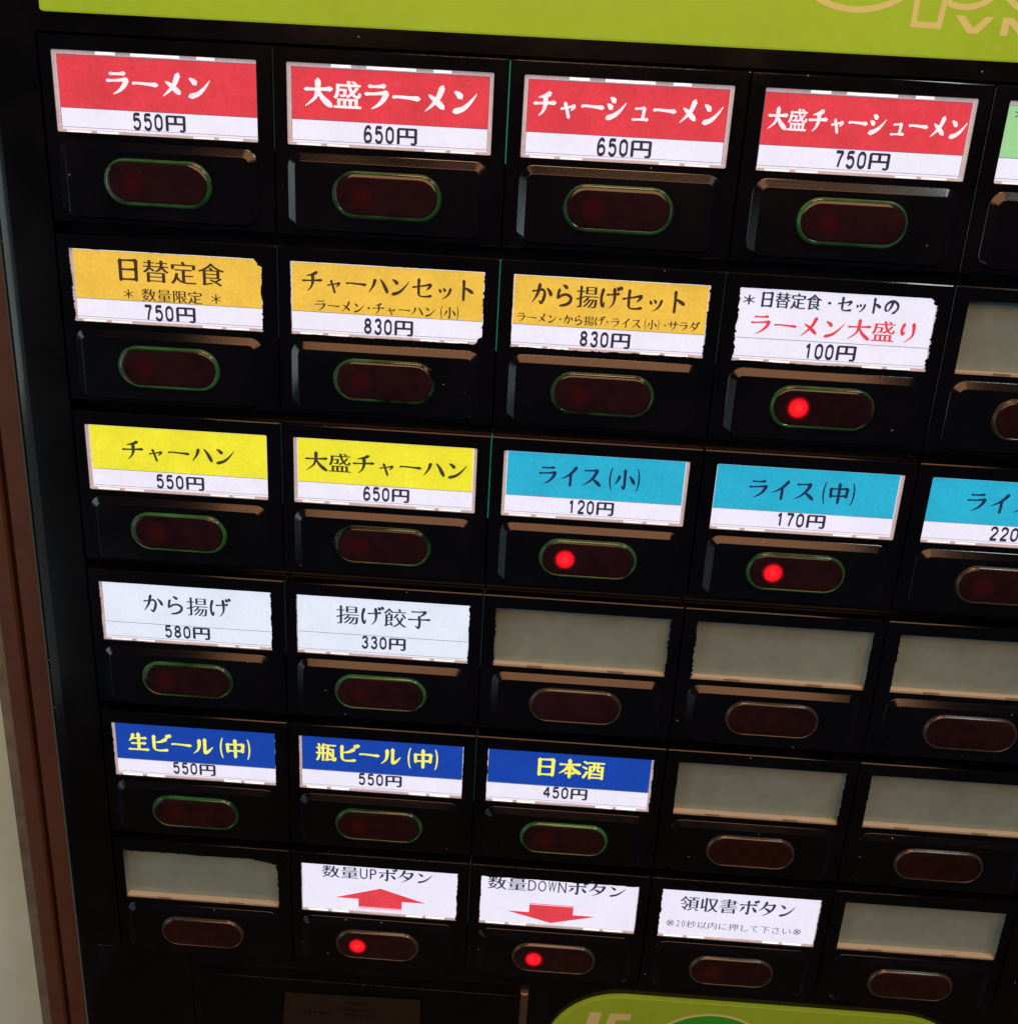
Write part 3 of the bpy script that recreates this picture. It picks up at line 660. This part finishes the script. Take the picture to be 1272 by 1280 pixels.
TXT = [(0,0,'ラーメン',30.8,10.6,27.4,6.36,'w'),(0,0,'550円',30.5,20.0,13.9,4.4,'p'),(0,1,'大盛ラーメン',30.4,10.5,44.2,7.0,'w'),(0,1,'650円',30.3,20.0,13.9,4.5,'p'),
(0,2,'チャーシューメン',30.3,10.2,48.0,6.3,'w'),(0,2,'650円',30.1,19.9,14.0,4.55,'p'),(0,3,'大盛チャーシューメン',30.2,10.6,49.7,5.6,'w'),(0,3,'750円',30.3,19.7,13.9,4.5,'p'),
(1,0,'日替定食',30.9,8.5,29.6,6.5,'k'),(1,0,'＊',19.2,14.9,3.1,3.2,'s'),(1,0,'数量限定',31.2,14.9,16.6,3.7,'s'),(1,0,'＊',43.4,14.9,3.1,3.2,'s'),(1,0,'750円',30.4,20.1,14.3,4.6,'p'),
(1,1,'チャーハンセット',30.5,8.7,47.4,5.9,'k'),(1,1,'ラーメン・チャーハン(小)',30.3,14.9,40.3,3.3,'s'),(1,1,'830円',30.5,20.2,13.6,4.6,'p'),
(1,2,'から揚げセット',29.8,8.5,42.0,6.3,'k'),(1,2,'ラーメン・から揚げ・ライス(小)・サラダ',29.6,14.8,49.3,2.8,'s'),(1,2,'830円',29.4,20.1,13.8,4.5,'p'),
(1,3,'＊',6.5,6.7,3.3,3.3,'K'),(1,3,'日替定食・セットの',27.8,6.4,36.8,4.4,'K'),(1,3,'ラーメン大盛り',30.1,13.0,45.3,6.0,'r'),(1,3,'100円',30.0,19.8,14.0,4.6,'p'),
(2,0,'チャーハン',30.5,10.6,33.0,6.2,'k'),(2,0,'550円',30.5,19.9,14.2,4.5,'p'),(2,1,'大盛チャーハン',30.5,10.5,46.8,6.2,'k'),(2,1,'650円',30.5,19.6,13.5,4.5,'p'),
(2,2,'ライス(小)',29.0,10.1,30.7,6.4,'k'),(2,2,'120円',29.5,19.6,13.3,4.5,'p'),(2,3,'ライス(中)',29.1,10.2,31.9,6.3,'k'),(2,3,'170円',29.4,19.4,14.1,4.5,'p'),
(2,4,'ライス(大)',30.7,10.1,32.8,6.3,'k'),(2,4,'220円',30.1,19.6,14.3,4.5,'p'),
(3,0,'から揚げ',30.1,10.1,26.4,6.7,'n'),(3,0,'580円',30.0,19.4,14.1,4.5,'p'),(3,1,'揚げ餃子',30.1,9.4,28.2,6.7,'n'),(3,1,'330円',30.3,18.6,13.7,4.5,'p'),
(4,0,'生ビール(中)',29.3,10.4,41.3,6.9,'y'),(4,0,'550円',29.6,19.5,14.0,4.6,'p'),(4,1,'瓶ビール(中)',29.6,9.3,40.8,7.0,'y'),(4,1,'550円',29.8,18.8,14.1,4.6,'p'),
(4,2,'日本酒',29.9,9.1,21.7,7.1,'y'),(4,2,'450円',29.2,18.8,14.2,4.6,'p'),
(5,1,'数量UPボタン',29.4,6.6,37.3,5.2,'t'),(5,2,'数量DOWNボタン',29.2,6.4,46.2,5.3,'t'),(5,3,'領収書ボタン',29.4,9.0,38.2,6.3,'t'),(5,3,'※20秒以内に押して下さい※',28.8,17.4,45.6,3.2,'u'),
(0,4,'＊',7.2,6.6,3.5,3.2,'k')]
LINEY = {(0, 0): 17.0, (3, 0): 16.9, (3, 1): 15.9, (4, 0): 17.0, (4, 1): 16.2, (4, 2): 16.2}
for (j, i), (colr, label) in CARDS.items():
    card = bpy.data.objects.new('menu_card', None); COL.objects.link(card)
    card.location = TOP + P(i * W + 30, j * H + 22.6, ZC)
    off = TOP + P(i * W, j * H) + P(*shift(j, i)) - card.location
    dxs, dys = shift(j, i)
    tag(card, label, 'menu card', 'menu cards slotted into the lit windows')
    rnd = random.Random(50 + j * 7 + i)
    fr = j == 0
    x0, x1 = (WX0 + (1.0 if fr and i < 3 else .15), WX1 - (1.0 if fr and i > 0 else .15))
    if (j, i) in ((2, 0), (2, 1), (2, 2)): x0 += .8
    if (j, i) in ((2, 1), (2, 2), (2, 3)): x1 -= .8
    y0, y1 = WY0 + (.85 if fr else .1), WY1 - .8
    ly = LINEY.get((j, i), 16.7)
    sheet = MB(); sheet.box(x0, y0, x1, y1, ZC, ZC + .12)
    link('paper', sheet.mesh('paper', M['pale_white' if colr == 'pale_white' else 'white']), card, off)
    zt = ZC + .2
    banded = colr not in ('white', 'pale_white')
    if banded:
        link('colour_band', solid([[(x0 + .12, y0 + .12), (x1 - .12, y0 + .12), (x1 - .12, ly), (x0 + .12, ly)]], zt, M[colr], 'colour_band'), card, off)
    lines = []
    if j < 5:
        lines.append([(x0 + .1, ly), (x1 - .1, ly), (x1 - .1, ly + .13), (x0 + .1, ly + .13)])
        yb = y1 - .55; lines.append([(x0 + .1, yb), (x1 - .1, yb), (x1 - .1, yb + .10), (x0 + .1, yb + .10)])
        if fr: 
            lines.append([(x0, y0), (x1, y0), (x1, y0 + .13), (x0, y0 + .13)]); lines.append([(x0, y0 + .13), (x0 + .13, y0 + .13), (x0 + .13, y1), (x0, y1)])
            lines.append([(x1 - .13, y0 + .13), (x1, y0 + .13), (x1, y1), (x1 - .13, y1)])
        link('ruled_line', solid(lines, zt + .05, M['line'], 'ruled_line'), card, off)
    for (tj, ti, s, cx, cy, w, h, st) in TXT:
        if (tj, ti) != (j, i): continue
        mk = {'p': 'ink_price', 'w': 'ink_white', 'y': 'ink_lemon', 'r': 'ink_red', 'K': 'ink_black', 't': 'ink_black', 'u': 'ink_grey', 'n': 'ink_black',
              's': 'ink_brown', 'k': {'gold': 'ink_brown', 'yellow': 'ink_olive', 'cyan': 'ink_navy', 'pale_green': 'ink_black'}.get(colr, 'ink_black')}[st]
        nm = 'price' if st == 'p' else 'lettering'
        link(nm, text_mesh(nm, s, cx + .2 * dxs, cy - (.45 if st == 'p' else 0) + .2 * dys, w, h, st, M[mk], zt + .1), card, off)
    if (j, i) == (5, 1):
        a = [(30.3, 12.4), (45.7, 17.2), (37.6, 17.2), (37.6, 20.3), (22.9, 20.3), (22.9, 17.2), (15.0, 17.2)]
        link('arrow', solid([[a[0], a[1], a[6]], [a[2], a[3], a[4], a[5]], [(22.9, 20.5), (37.6, 20.5), (37.6, 20.7), (22.9, 20.7)], [(22.9, 21.0), (37.6, 21.0), (37.6, 21.1), (22.9, 21.1)]], zt + .1, M['ink_red'], 'arrow'), card, off)
    if (j, i) == (5, 2):
        a = [(27.9, 21.4), (12.9, 17.5), (20.4, 17.5), (20.4, 14.3), (35.2, 14.3), (35.2, 17.5), (42.9, 17.5)]
        link('arrow', solid([[a[0], a[1], a[6]], [a[2], a[3], a[4], a[5]], [(20.4, 13.8), (35.2, 13.8), (35.2, 14.05), (20.4, 14.05)]], zt + .1, M['ink_red'], 'arrow'), card, off)

# ------------------------------------------------------------------ left of the machine: brown frame and wall
fr_ = bpy.data.objects.new('brown_frame', None); COL.objects.link(fr_); fr_.location = (-.034, .03, 0)
tag(fr_, 'reddish brown grooved upright frame beside the left edge of the ticket machine', 'door frame')
def fpart(name, mb, m_): return link(name, mb.mesh(name, M[m_]), fr_, TOP - fr_.location)
mb = MB(); mb.box(-31.3, -400, -14.5, 1490, -60, -15, .7); fpart('inner_board', mb, 'wood')
mb = MB(); mb.box(-38.4, -400, -32.0, 1490, -60, -14, .7); fpart('outer_board', mb, 'wood')
mb = MB(); mb.box(-32.0, -400, -31.3, 1490, -60, -19); fpart('groove', mb, 'dark')
mb = MB(); mb.box(-47.0, -400, -38.8, 1490, -60, -22, .8); fpart('wall_shade_strip', mb, 'shade_strip')  # strip added in place of the shadowed gap by the wall
mb = MB(); mb.box(-1200, -400, -46.0, 1500, -90, -32)
wall = link('wall', mb.mesh('wall', M['wall']), None, TOP); tag(wall, kind='structure')
mb = MB(); mb.box(-1500, 1500.5, 1500, 1520, -600, 2000)
fl = link('floor', mb.mesh('floor', mat('floor_tile', (.12, .11, .10), .5)), None, TOP); tag(fl, kind='structure')
